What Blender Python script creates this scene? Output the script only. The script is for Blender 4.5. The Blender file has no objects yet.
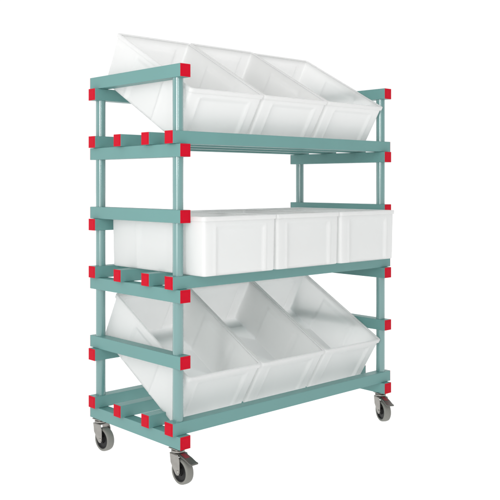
import bpy, bmesh, math, random
from mathutils import Vector, Matrix
random.seed(7)

# ------------------------------------------------------------------ camera
S = 1.3            # model units -> metres
G = 0.101           # height of the floor in model units
scene = bpy.context.scene

def W(x, y, z):
    return Vector((x * S, y * S, (z - G) * S))

cam_data = bpy.data.cameras.new("camera")
cam = bpy.data.objects.new("camera", cam_data)
scene.collection.objects.link(cam)
cam.location = W(-1.57716, -1.98098, 1.01052)
cam.rotation_euler = (math.radians(90), 0, -0.73704)
cam_data.sensor_width = 36
cam_data.sensor_fit = 'HORIZONTAL'
cam_data.lens = 36 * 830.97 / 500
cam_data.shift_x = (250 - 231.78) / 500
cam_data.shift_y = -(250 - 182.91) / 500
cam_data.clip_start = 0.05
cam_data.clip_end = 500
scene.camera = cam

scene.view_settings.view_transform = 'Standard'
scene.view_settings.look = 'None'
scene.view_settings.exposure = 0
scene.view_settings.gamma = 1
scene.render.engine = 'CYCLES'
scene.cycles.max_bounces = 28
scene.cycles.diffuse_bounces = 20
scene.cycles.transmission_bounces = 20

# ------------------------------------------------------------------ white studio all round, dimmer behind the photographer
world = bpy.data.worlds.new("World")
scene.world = world
world.use_nodes = True
wn, wl = world.node_tree.nodes, world.node_tree.links
bg = wn['Background']
tc = wn.new('ShaderNodeTexCoord')
dot = wn.new('ShaderNodeVectorMath'); dot.operation = 'DOT_PRODUCT'
dot.inputs[1].default_value = (0.30, 0.95, -0.05)
mr = wn.new('ShaderNodeMapRange'); mr.interpolation_type = 'SMOOTHSTEP'
mr.inputs['From Min'].default_value = -0.85
mr.inputs['From Max'].default_value = 0.25
mr.inputs['To Min'].default_value = 0.54
mr.inputs['To Max'].default_value = 1.06
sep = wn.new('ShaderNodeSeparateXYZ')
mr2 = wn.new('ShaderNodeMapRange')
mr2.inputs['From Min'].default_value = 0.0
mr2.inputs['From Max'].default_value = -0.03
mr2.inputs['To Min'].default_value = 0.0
mr2.inputs['To Max'].default_value = 1.26  # added glow beneath the floor sheet, also lifts downward-facing surfaces
mx = wn.new('ShaderNodeMath'); mx.operation = 'MAXIMUM'
wl.new(tc.outputs['Generated'], dot.inputs[0])
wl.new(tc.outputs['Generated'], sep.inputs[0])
wl.new(dot.outputs['Value'], mr.inputs['Value'])
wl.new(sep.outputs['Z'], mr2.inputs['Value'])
wl.new(mr.outputs[0], mx.inputs[0])
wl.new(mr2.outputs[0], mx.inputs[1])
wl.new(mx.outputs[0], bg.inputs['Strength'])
bg.inputs['Color'].default_value = (1, 1, 1, 1)

# ------------------------------------------------------------------ studio softboxes and an added overhead fill
def softbox(name, loc, target, sx, sy, power, col=(1, 1, 1)):
    d = bpy.data.lights.new(name, 'AREA')
    d.shape = 'RECTANGLE'; d.size = sx; d.size_y = sy; d.energy = power; d.color = col
    o = bpy.data.objects.new(name, d)
    scene.collection.objects.link(o)
    o.location = loc
    o.rotation_euler = (Vector(target) - Vector(loc)).to_track_quat('-Z', 'Y').to_euler()
    return o
CT = (0.55, 0.25, 0.8)
softbox('softbox_key', (-3.7, -2.0, 1.35), CT, 2.2, 1.8, 35, (1.0, 0.985, 0.96))
softbox('added_fill_overhead', (0.2, -1.9, 4.2), CT, 3.0, 2.0, 10)  # unseen fill lamp, added to brighten the bin interiors
softbox('softbox_strip', (-1.75, -3.35, 2.25), (0, 0, 1.5), 0.20, 2.0, 24)
softbox('softbox_strip', (-3.1, -1.60, 2.25), (0, 0, 1.5), 0.34, 2.0, 46)

# ------------------------------------------------------------------ materials
def mat(name):
    m = bpy.data.materials.new(name)
    m.use_nodes = True
    return m, m.node_tree.nodes, m.node_tree.links

def principled(name, col, rough=0.4, metal=0.0, spec=0.5, noise=0.04, nscale=30, bump=0.02, bscale=250, coat=0):
    m, n, l = mat(name)
    p = n['Principled BSDF']
    p.inputs['Metallic'].default_value = metal
    p.inputs['Specular IOR Level'].default_value = spec
    p.inputs['Coat Weight'].default_value = coat; p.inputs['Coat Roughness'].default_value = 0.12
    t = n.new('ShaderNodeTexCoord')
    nz = n.new('ShaderNodeTexNoise'); nz.inputs['Scale'].default_value = nscale; nz.inputs['Detail'].default_value = 6
    l.new(t.outputs['Object'], nz.inputs['Vector'])
    cr = n.new('ShaderNodeMix'); cr.data_type = 'RGBA'
    cr.inputs['A'].default_value = tuple(c * (1 - noise) for c in col) + (1,)
    cr.inputs['B'].default_value = tuple(min(1, c * (1 + noise)) for c in col) + (1,)
    l.new(nz.outputs['Fac'], cr.inputs['Factor'])
    l.new(cr.outputs['Result'], p.inputs['Base Color'])
    r = n.new('ShaderNodeMapRange')
    r.inputs['To Min'].default_value = rough - 0.07; r.inputs['To Max'].default_value = rough + 0.07
    l.new(nz.outputs['Fac'], r.inputs['Value'])
    l.new(r.outputs[0], p.inputs['Roughness'])
    nb = n.new('ShaderNodeTexNoise'); nb.inputs['Scale'].default_value = bscale; nb.inputs['Detail'].default_value = 3
    l.new(t.outputs['Object'], nb.inputs['Vector'])
    b = n.new('ShaderNodeBump'); b.inputs['Strength'].default_value = bump * 5; b.inputs['Distance'].default_value = 0.0006
    l.new(nb.outputs['Fac'], b.inputs['Height'])
    l.new(b.outputs[0], p.inputs['Normal'])
    return m

TEAL = principled('teal_coated_metal', (0.113, 0.262, 0.250), 0.42, noise=0.05, nscale=9)
POLE = principled('teal_gloss_tube', (0.118, 0.250, 0.243), 0.18, noise=0.03, nscale=9, bump=0.004, spec=0.9, coat=0.75)
RED = principled('red_plastic', (0.50, 0.003, 0.018), 0.45, spec=0.07, noise=0.06, nscale=40)
MARK = principled('faded_red_print', (0.22, 0.02, 0.03), 0.5)
STEEL = principled('zinc_steel', (0.31, 0.30, 0.28), 0.36, metal=0.85, noise=0.22, nscale=60, bump=0.05)
DARKMET = principled('dark_steel', (0.13, 0.13, 0.12), 0.42, metal=0.7, noise=0.15, nscale=60)
RUBBER = principled('grey_rubber', (0.19, 0.19, 0.172), 0.62, noise=0.12, nscale=50, bump=0.06)
BLACK = principled('black_plastic', (0.008, 0.008, 0.008), 0.45, spec=0.25, noise=0.2)

def bin_mat():
    m, n, l = mat('milky_white_plastic')
    n.remove(n['Principled BSDF'])
    out = n['Material Output']
    t = n.new('ShaderNodeTexCoord')
    nz = n.new('ShaderNodeTexNoise'); nz.inputs['Scale'].default_value = 5; nz.inputs['Detail'].default_value = 5
    l.new(t.outputs['Object'], nz.inputs['Vector'])
    c = n.new('ShaderNodeMix'); c.data_type = 'RGBA'
    c.inputs['A'].default_value = (0.982, 0.983, 0.980, 1); c.inputs['B'].default_value = (0.996, 0.996, 0.993, 1)
    l.new(nz.outputs['Fac'], c.inputs['Factor'])
    d = n.new('ShaderNodeBsdfDiffuse'); tr = n.new('ShaderNodeBsdfTranslucent')
    l.new(c.outputs['Result'], d.inputs['Color']); l.new(c.outputs['Result'], tr.inputs['Color'])
    m1 = n.new('ShaderNodeMixShader'); m1.inputs[0].default_value = 0.66
    l.new(d.outputs[0], m1.inputs[1]); l.new(tr.outputs[0], m1.inputs[2])
    g = n.new('ShaderNodeBsdfGlossy'); g.inputs['Roughness'].default_value = 0.32
    fr = n.new('ShaderNodeFresnel'); fr.inputs['IOR'].default_value = 1.45
    fm = n.new('ShaderNodeMath'); fm.operation = 'MULTIPLY'; fm.inputs[1].default_value = 0.45
    l.new(fr.outputs[0], fm.inputs[0])
    m2 = n.new('ShaderNodeMixShader'); l.new(fm.outputs[0], m2.inputs[0])
    l.new(m1.outputs[0], m2.inputs[1]); l.new(g.outputs[0], m2.inputs[2])
    l.new(m2.outputs[0], out.inputs['Surface'])
    nb = n.new('ShaderNodeTexNoise'); nb.inputs['Scale'].default_value = 14; nb.inputs['Detail'].default_value = 4
    l.new(t.outputs['Object'], nb.inputs['Vector'])
    b = n.new('ShaderNodeBump'); b.inputs['Strength'].default_value = 0.35; b.inputs['Distance'].default_value = 0.003
    l.new(nb.outputs['Fac'], b.inputs['Height'])
    for s in (d, tr, g): l.new(b.outputs[0], s.inputs['Normal'])
    return m
BIN = bin_mat()

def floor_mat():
    m, n, l = mat('added_backlit_sheet')  # added sheet that only passes light from beneath, so it takes no shadows
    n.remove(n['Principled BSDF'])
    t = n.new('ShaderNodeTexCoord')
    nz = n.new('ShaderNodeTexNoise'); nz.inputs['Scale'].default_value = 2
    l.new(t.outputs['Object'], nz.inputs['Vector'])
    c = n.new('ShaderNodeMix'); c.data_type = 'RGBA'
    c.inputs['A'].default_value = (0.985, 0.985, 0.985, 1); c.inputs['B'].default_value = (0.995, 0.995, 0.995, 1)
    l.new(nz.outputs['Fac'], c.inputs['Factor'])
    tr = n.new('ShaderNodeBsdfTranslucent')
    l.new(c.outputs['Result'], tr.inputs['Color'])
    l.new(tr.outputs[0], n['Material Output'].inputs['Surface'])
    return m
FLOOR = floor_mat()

# ------------------------------------------------------------------ helpers
def obj(name, bm, m, parent=None, smooth=False, bevel=0, seg=2):
    """links one mesh; vertices of bm are in the parent's frame, in model units"""
    bmesh.ops.recalc_face_normals(bm, faces=bm.faces)
    me = bpy.data.meshes.new(name)
    for v in bm.verts: v.co *= S
    bm.to_mesh(me); bm.free()
    me.materials.append(m)
    if smooth:
        me.polygons.foreach_set('use_smooth', [True] * len(me.polygons))
    o = bpy.data.objects.new(name, me)
    scene.collection.objects.link(o)
    if parent: o.parent = parent
    if bevel:
        b = o.modifiers.new('edge', 'BEVEL'); b.width = bevel * S; b.segments = seg; b.limit_method = 'ANGLE'
        b.angle_limit = math.radians(40); b.harden_normals = True
        me.polygons.foreach_set('use_smooth', [True] * len(me.polygons))
    return o

def box(bm, a, b):
    vs = [bm.verts.new((x, y, z)) for x in (a[0], b[0]) for y in (a[1], b[1]) for z in (a[2], b[2])]
    for f in ((0, 1, 3, 2), (4, 6, 7, 5), (0, 4, 5, 1), (2, 3, 7, 6), (0, 2, 6, 4), (1, 5, 7, 3)):
        bm.faces.new([vs[i] for i in f])

def cyl(bm, c, axis, r, h0, h1, n=32, prof=None):
    """lathe about an axis through c; prof = [(radius, height)]"""
    prof = prof or [(r, h0), (r, h1)]
    ax = Vector(axis).normalized()
    q = ax.to_track_quat('Z', 'Y')
    rings = []
    for (rr, hh) in prof:
        rings.append([bm.verts.new(Vector(c) + q @ Vector((rr * math.cos(2 * math.pi * i / n), rr * math.sin(2 * math.pi * i / n), hh))) for i in range(n)])
    for a, b in zip(rings, rings[1:]):
        for i in range(n):
            bm.faces.new((a[i], a[(i + 1) % n], b[(i + 1) % n], b[i]))
    bm.faces.new(rings[0][::-1]); bm.faces.new(rings[-1])

def extrude_poly(bm, pts, x0, x1):
    """closed polygon of (y, z) extruded along x"""
    a = [bm.verts.new((x0, y, z)) for y, z in pts]; b = [bm.verts.new((x1, y, z)) for y, z in pts]
    n = len(pts)
    for i in range(n): bm.faces.new((a[i], a[(i + 1) % n], b[(i + 1) % n], b[i]))
    bm.faces.new(a[::-1]); bm.faces.new(b)

def empty(name, loc, rot=(0, 0, 0)):
    o = bpy.data.objects.new(name, None)
    scene.collection.objects.link(o)
    o.location = loc; o.rotation_euler = rot; o.empty_display_size = 0.1
    return o

def copy_tree(o, parent=None):
    c = o.copy(); scene.collection.objects.link(c)
    if parent: c.parent = parent
    for ch in [k for k in bpy.data.objects if k.parent == o and k != c]:
        copy_tree(ch, c)
    return c

# ------------------------------------------------------------------ added translucent floor sheet, glowing from below so no shadow shows
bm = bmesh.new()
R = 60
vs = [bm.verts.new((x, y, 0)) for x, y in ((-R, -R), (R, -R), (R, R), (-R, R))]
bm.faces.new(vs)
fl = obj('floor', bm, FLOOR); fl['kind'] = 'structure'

# ------------------------------------------------------------------ the trolley
L, D = 0.99268, 0.42303
H = 0.02; E_ = 0.01614; T = 0.04
ZT, Z1, Z2G, Z2, Z3G, Z3 = 1.33018, 1.08923, 0.88905, 0.64857, 0.44888, 0.20795
Y2, Y3 = 0.27263, 0.11974

trolley = empty('shelf_trolley', (0, 0, 0))
trolley['label'] = 'teal metal shelf trolley with red end caps on grey castors, holding white bins'
trolley['category'] = 'trolley'

def g(z): return z - G
CAP = 0.0008

HC = H - 0.0004
def cap_mesh(name, centre, axis, parent):
    bm = bmesh.new()
    x, y, z = centre
    if axis == 0:
        s = -1 if x < L / 2 else 1
        box(bm, (x, y - HC, z - HC), (x + s * CAP, y + HC, z + HC))
        box(bm, (x + s * CAP * 0.9, y - H + .006, z - H + .006), (x + s * (CAP + .0006), y + H - .006, z + H - .006))
    else:
        s = -1 if y < D / 2 else 1
        box(bm, (x - HC, y, z - HC), (x + HC, y + s * CAP, z + HC))
        box(bm, (x - H + .006, y + s * CAP * 0.9, z - H + .006), (x + H - .006, y + s * (CAP + .0006), z + H - .006))
    obj(name, bm, RED, parent, bevel=0.0004)

def crossbar(x, z):
    bm = bmesh.new()
    y0, y1 = -H - E_ + CAP, D + H + E_ - CAP
    box(bm, (x - H, y0, g(z)), (x + H, y1, g(z) + T))
    o = obj('crossbar', bm, TEAL, trolley, bevel=0.0014)
    cap_mesh('end_cap', (x, y0, g(z) + H), 1, o)
    cap_mesh('end_cap', (x, y1, g(z) + H), 1, o)

def beam(y, zb, name='shelf_beam'):
    bm = bmesh.new()
    x0, x1 = -H - E_ + CAP, L + H + E_ - CAP
    box(bm, (x0, y - H, g(zb) + .0004), (x1, y + H, g(zb) + T - .0004))
    o = obj(name, bm, TEAL, trolley, bevel=0.0014)
    cap_mesh('end_cap', (x0, y, g(zb) + H), 0, o)
    cap_mesh('end_cap', (x1, y, g(zb) + H), 0, o)

for x in (0, L):
    for z in (ZT, Z1, Z2G, Z2, Z3G, Z3): crossbar(x, z)
for z in (Z1, Z2, Z3):
    for y in (0, Y3, Y2, D): beam(y, z + T)
for z in (ZT, Z2G, Z3G): beam(D, z - T, 'back_rail')
for x in (0, L):
    for y in (0, D):
        bm = bmesh.new()
        r = 0.0165
        cyl(bm, (x, y, 0), (0, 0, 1), r, 0, 0, 64, [(r, g(Z3) + .01), (r, g(ZT) + .03)])
        bmesh.ops.delete(bm, geom=[f for f in bm.faces if len(f.verts) > 4], context='FACES_ONLY')   # both ends are inside the bars
        obj('upright', bm, POLE, trolley, smooth=True)

# castors: origin on the swivel axis at floor level, wheel runs along y and trails to -y
WR = 0.0395
def caster(x, y, rot, brake):
    root_bm = bmesh.new()
    top = g(Z3)
    tr = -0.022                     # trail
    # top plate and swivel head
    box(root_bm, (-.021, -.021, top - .004), (.021, .021, top - .0006))
    cyl(root_bm, (0, 0, 0), (0, 0, 1), 0, 0, 0, 32, [(.017, top - .015), (.021, top - .013), (.021, top - .008), (.014, top - .0042)])
    # crown of the fork
    box(root_bm, (-.0195, -.020, top - .019), (.0195, .016, top - .0152))
    o = obj('caster', root_bm, STEEL, trolley, bevel=0.0012)
    o.location = Vector((x, y, 0)) * S; o.rotation_euler = (0, 0, rot)
    # two cheeks of the fork
    for s in (-1, 1):
        bm = bmesh.new()
        pts = [(.017, top - .0155), (.012, .062), (-.010, WR - .006), (-.018, WR - .0105), (-.026, WR - .009), (-.031, WR - .001), (-.031, .052), (-.030, top - .030), (-.021, top - .0155)]
        xa, xb = sorted((s * .0168, s * .0195))
        extrude_poly(bm, pts, xa, xb)
        obj('fork_plate', bm, STEEL, o, bevel=0.0007)
    # wheel core, tyre, hub bolt
    bm = bmesh.new()
    cyl(bm, (0, tr, WR), (1, 0, 0), 0, 0, 0, 40, [(.008, -.0145), (.0115, -.0145), (.013, -.009), (.025, -.0085), (.0285, -.0125), (.0302, -.0125), (.0302, .0125), (.0285, .0125), (.025, .0085), (.013, .009), (.0115, .0145), (.008, .0145)])
    w = obj('wheel', bm, BLACK, o, smooth=False, bevel=0.0004)
    bm = bmesh.new()
    n = 56
    prof = [(.0300, -.0115), (.0320, -.0138), (.0350, -.0142), (.0378, -.0120), (WR - .0004, -.0070), (WR, 0), (WR - .0004, .0070), (.0378, .0120), (.0350, .0142), (.0320, .0138), (.0300, .0115)]
    rings = []
    for i in range(n):
        a = 2 * math.pi * i / n
        rings.append([bm.verts.new((h, tr + r * math.cos(a), WR + r * math.sin(a))) for r, h in prof])
    for i in range(n):
        a, b = rings[i], rings[(i + 1) % n]
        for k in range(len(prof)):
            k2 = (k + 1) % len(prof)
            bm.faces.new((a[k], b[k], b[k2], a[k2]))
    obj('tyre', bm, RUBBER, o, smooth=True)
    bm = bmesh.new()
    cyl(bm, (0, tr, WR), (1, 0, 0), 0, 0, 0, 12, [(.0045, -.0222), (.0062, -.0205), (.0062, -.0196), (.0062, .0196), (.0062, .0205), (.0045, .0222)])
    obj('axle', bm, STEEL, o, bevel=0.0003)
    if brake:
        bm = bmesh.new()
        # sloping foot lever over the wheel, with a flared lip
        pts = [(-.006, top - .0165), (-.020, top - .0150), (-.050, top - .0225), (-.070, top - .0300), (-.080, top - .0312), (-.080, top - .0365), (-.070, top - .0350), (-.049, top - .0275), (-.020, top - .0225), (-.006, top - .0205)]
        extrude_poly(bm, pts, -.0140, .0140)
        lv = obj('brake_lever', bm, DARKMET, o, bevel=0.0012)
        bm = bmesh.new()
        pts = [(-.022, top - .0146), (-.047, top - .0209), (-.047, top - .0225), (-.022, top - .0162)]
        extrude_poly(bm, pts, -.008, .008)
        obj('brake_mark', bm, MARK, o)
    return o
caster(0, 0, math.radians(0), True)
caster(0, D, math.radians(3), False)
caster(L, 0, math.radians(-24), True)
caster(L, D, math.radians(-4), False)

# ------------------------------------------------------------------ the white bins
BH = 0.180

def sstep(a, b, t):
    t = max(0, min(1, (t - a) / (b - a))); return t * t * (3 - 2 * t)
def band(c, w, s, t):
    return sstep(c - w - s, c - w, t) * (1 - sstep(c + w, c + w + s, t))

def outline(w, l, r, inset):
    """rounded rectangle around (0..w, 0..l) moved in by inset; returns [(x, y, nx, ny, side, u)]"""
    pts = []
    r = max(r - inset * 0.3, 0.003)
    x0, x1, y0, y1 = inset, w - inset, inset, l - inset
    def edge(ax, ay, bx, by, nx, ny, side, n):
        for i in range(n):
            t = (i + 0.5) / n
            pts.append((ax + (bx - ax) * t, ay + (by - ay) * t, nx, ny, side, t))
    def corner(cx, cy, a0):
        for i in range(9):
            a = math.radians(a0 + 90 * i / 8)
            pts.append((cx + r * math.cos(a), cy + r * math.sin(a), math.cos(a), math.sin(a), -1, 0))
    corner(x0 + r, y0 + r, 180); edge(x0 + r, y0, x1 - r, y0, 0, -1, 0, 64)
    corner(x1 - r, y0 + r, 270); edge(x1, y0 + r, x1, y1 - r, 1, 0, 1, 72)
    corner(x1 - r, y1 - r, 0);   edge(x1 - r, y1, x0 + r, y1, 0, 1, 0, 64)
    corner(x0 + r, y1 - r, 90);  edge(x0, y1 - r, x0, y0 + r, -1, 0, 1, 72)
    return pts

def relief(side, u, v):
    """how far the moulded wall stands out (+) or in (-) at u along the side, v up it"""
    if side < 0: return 0.0
    a, b = (0.135, 0.865) if side == 0 else (0.30, 0.70)
    vt = sstep(0.80, 0.84, v)
    inside = sstep(a, a + 0.03, u) * (1 - sstep(b - 0.03, b, u)) * (1 - vt)
    rib = (band(a - .012, .009, .012, u) + band(b + .012, .009, .012, u)) * (1 - sstep(.82, .88, v))
    return -0.0050 * inside + 0.0025 * rib

def make_bin(BL, BW):
    root = empty('plastic_bin', (0, 0, 0))
    bm = bmesh.new()
    lip = 0.0040; th = 0.0030; tp = 0.0028
    NV = 26
    def ring(inset, z, v, push=0.0, rad=0.010, rel=True):
        out = []
        for (x, y, nx, ny, side, u) in outline(BW, BL, rad, inset):
            d = relief(side, u, v) if rel else 0.0
            out.append(bm.verts.new((x + nx * (d - push), y + ny * (d - push), z)))
        return out
    rings = []
    zt = BH - 0.004
    rings.append(ring(lip + tp + .006, 0.0, 0, rel=False))
    rings.append(ring(lip + tp + .0015, 0.0012, 0, rel=False))
    for i in range(NV + 1):
        v = i / NV
        z = 0.004 + (zt - 0.004) * v
        rings.append(ring(lip + tp * (1 - v), z, v))
    rings.append(ring(lip, zt + .001, 1, th, rel=False))           # over the top, under the rim
    for i in range(NV + 1):
        v = 1 - i / NV
        z = 0.005 + (zt - 0.005) * v
        rings.append(ring(lip + tp * (1 - v), z, v, th))
    rings.append(ring(lip + tp + .008, 0.0042, 0, rel=False))
    n = len(rings[0])
    for a, b in zip(rings, rings[1:]):
        for i in range(n):
            bm.faces.new((a[i], a[(i + 1) % n], b[(i + 1) % n], b[i]))
    bm.faces.new(rings[0][::-1]); bm.faces.new(rings[-1])
    body = obj('body', bm, BIN, root, smooth=True)
    # rim: a turned-down lip all round
    bm = bmesh.new()
    prof = [(lip - .0006, BH - .014), (.0008, BH - .014), (0.0, BH - .0132), (0.0, BH - .0010), (.0010, BH), (lip + th - .0005, BH), (lip + th + .001, BH - .0012),
            (lip + th + .001, BH - .0045), (lip - .0006, BH - .0045)]
    rr = []
    for (ins, z) in prof:
        rr.append([bm.verts.new((x, y, z)) for (x, y, *_q) in outline(BW, BL, .010, ins)])
    for k in range(len(rr)):
        a, b = rr[k], rr[(k + 1) % len(rr)]
        for i in range(n): bm.faces.new((a[i], a[(i + 1) % n], b[(i + 1) % n], b[i]))
    rim = obj('rim', bm, BIN, root, smooth=True)
    rim.modifiers.new('ws', 'WEIGHTED_NORMAL')
    return root

proto = {'tilted': make_bin(0.452, 0.3145), 'level': make_bin(0.491, 0.3112)}
used = set()
def place(x, y, z, tilt, label, group, wob=0.0, rz=0.0):
    """x, y, z: left front corner of the rim before tilting about it"""
    kind = 'tilted' if tilt else 'level'
    o = copy_tree(proto[kind]) if kind in used else proto[kind]
    used.add(kind)
    Rm = Matrix.Rotation(rz, 4, 'Z') @ Matrix.Rotation(tilt + wob, 4, 'X')
    off = Rm @ Vector((0, 0, BH * S))
    o.location = W(x, y, z) - off
    o.rotation_euler = Rm.to_euler()
    o['label'] = label; o['category'] = 'bin'; o['group'] = group
    return o

PT = 0.3158
place(0.024 + 0 * PT, -0.033, 1.2968, 0.513, 'white plastic bin tilted forward on the top shelf, beside the two left uprights', 'bins tilted forward on the top shelf')
place(0.024 + 1 * PT, -0.033, 1.2968, 0.513, 'white plastic bin tilted forward in the middle of the three on the top shelf', 'bins tilted forward on the top shelf', wob=.004)
place(0.024 + 2 * PT, -0.033, 1.2968, 0.513, 'white plastic bin tilted forward on the top shelf, beside the right uprights', 'bins tilted forward on the top shelf', wob=-.003)
LW = 0.3116
zb = Z2 + 2 * T + BH + .0005
place(0.0205 + 0 * LW, -0.097, zb, 0, 'white plastic bin standing level on the middle shelf, beside the two left uprights', 'bins standing level on the middle shelf', rz=.001)
place(0.0205 + 1 * LW, -0.095, zb, 0, 'white plastic bin standing level in the middle of the three on the middle shelf', 'bins standing level on the middle shelf', rz=-.001)
place(0.0205 + 2 * LW, -0.098, zb, 0, 'white plastic bin standing level on the middle shelf, beside the right uprights', 'bins standing level on the middle shelf', rz=.0005)
place(0.024 + 0 * PT, -0.021, 0.4134, 0.5176, 'white plastic bin tilted forward on the bottom shelf, beside the two left uprights', 'bins tilted forward on the bottom shelf')
place(0.024 + 1 * PT, -0.021, 0.4134, 0.5176, 'white plastic bin tilted forward in the middle of the three on the bottom shelf', 'bins tilted forward on the bottom shelf', wob=-.004)
place(0.024 + 2 * PT, -0.021, 0.4134, 0.5176, 'white plastic bin tilted forward on the bottom shelf, beside the right uprights', 'bins tilted forward on the bottom shelf', wob=.003)
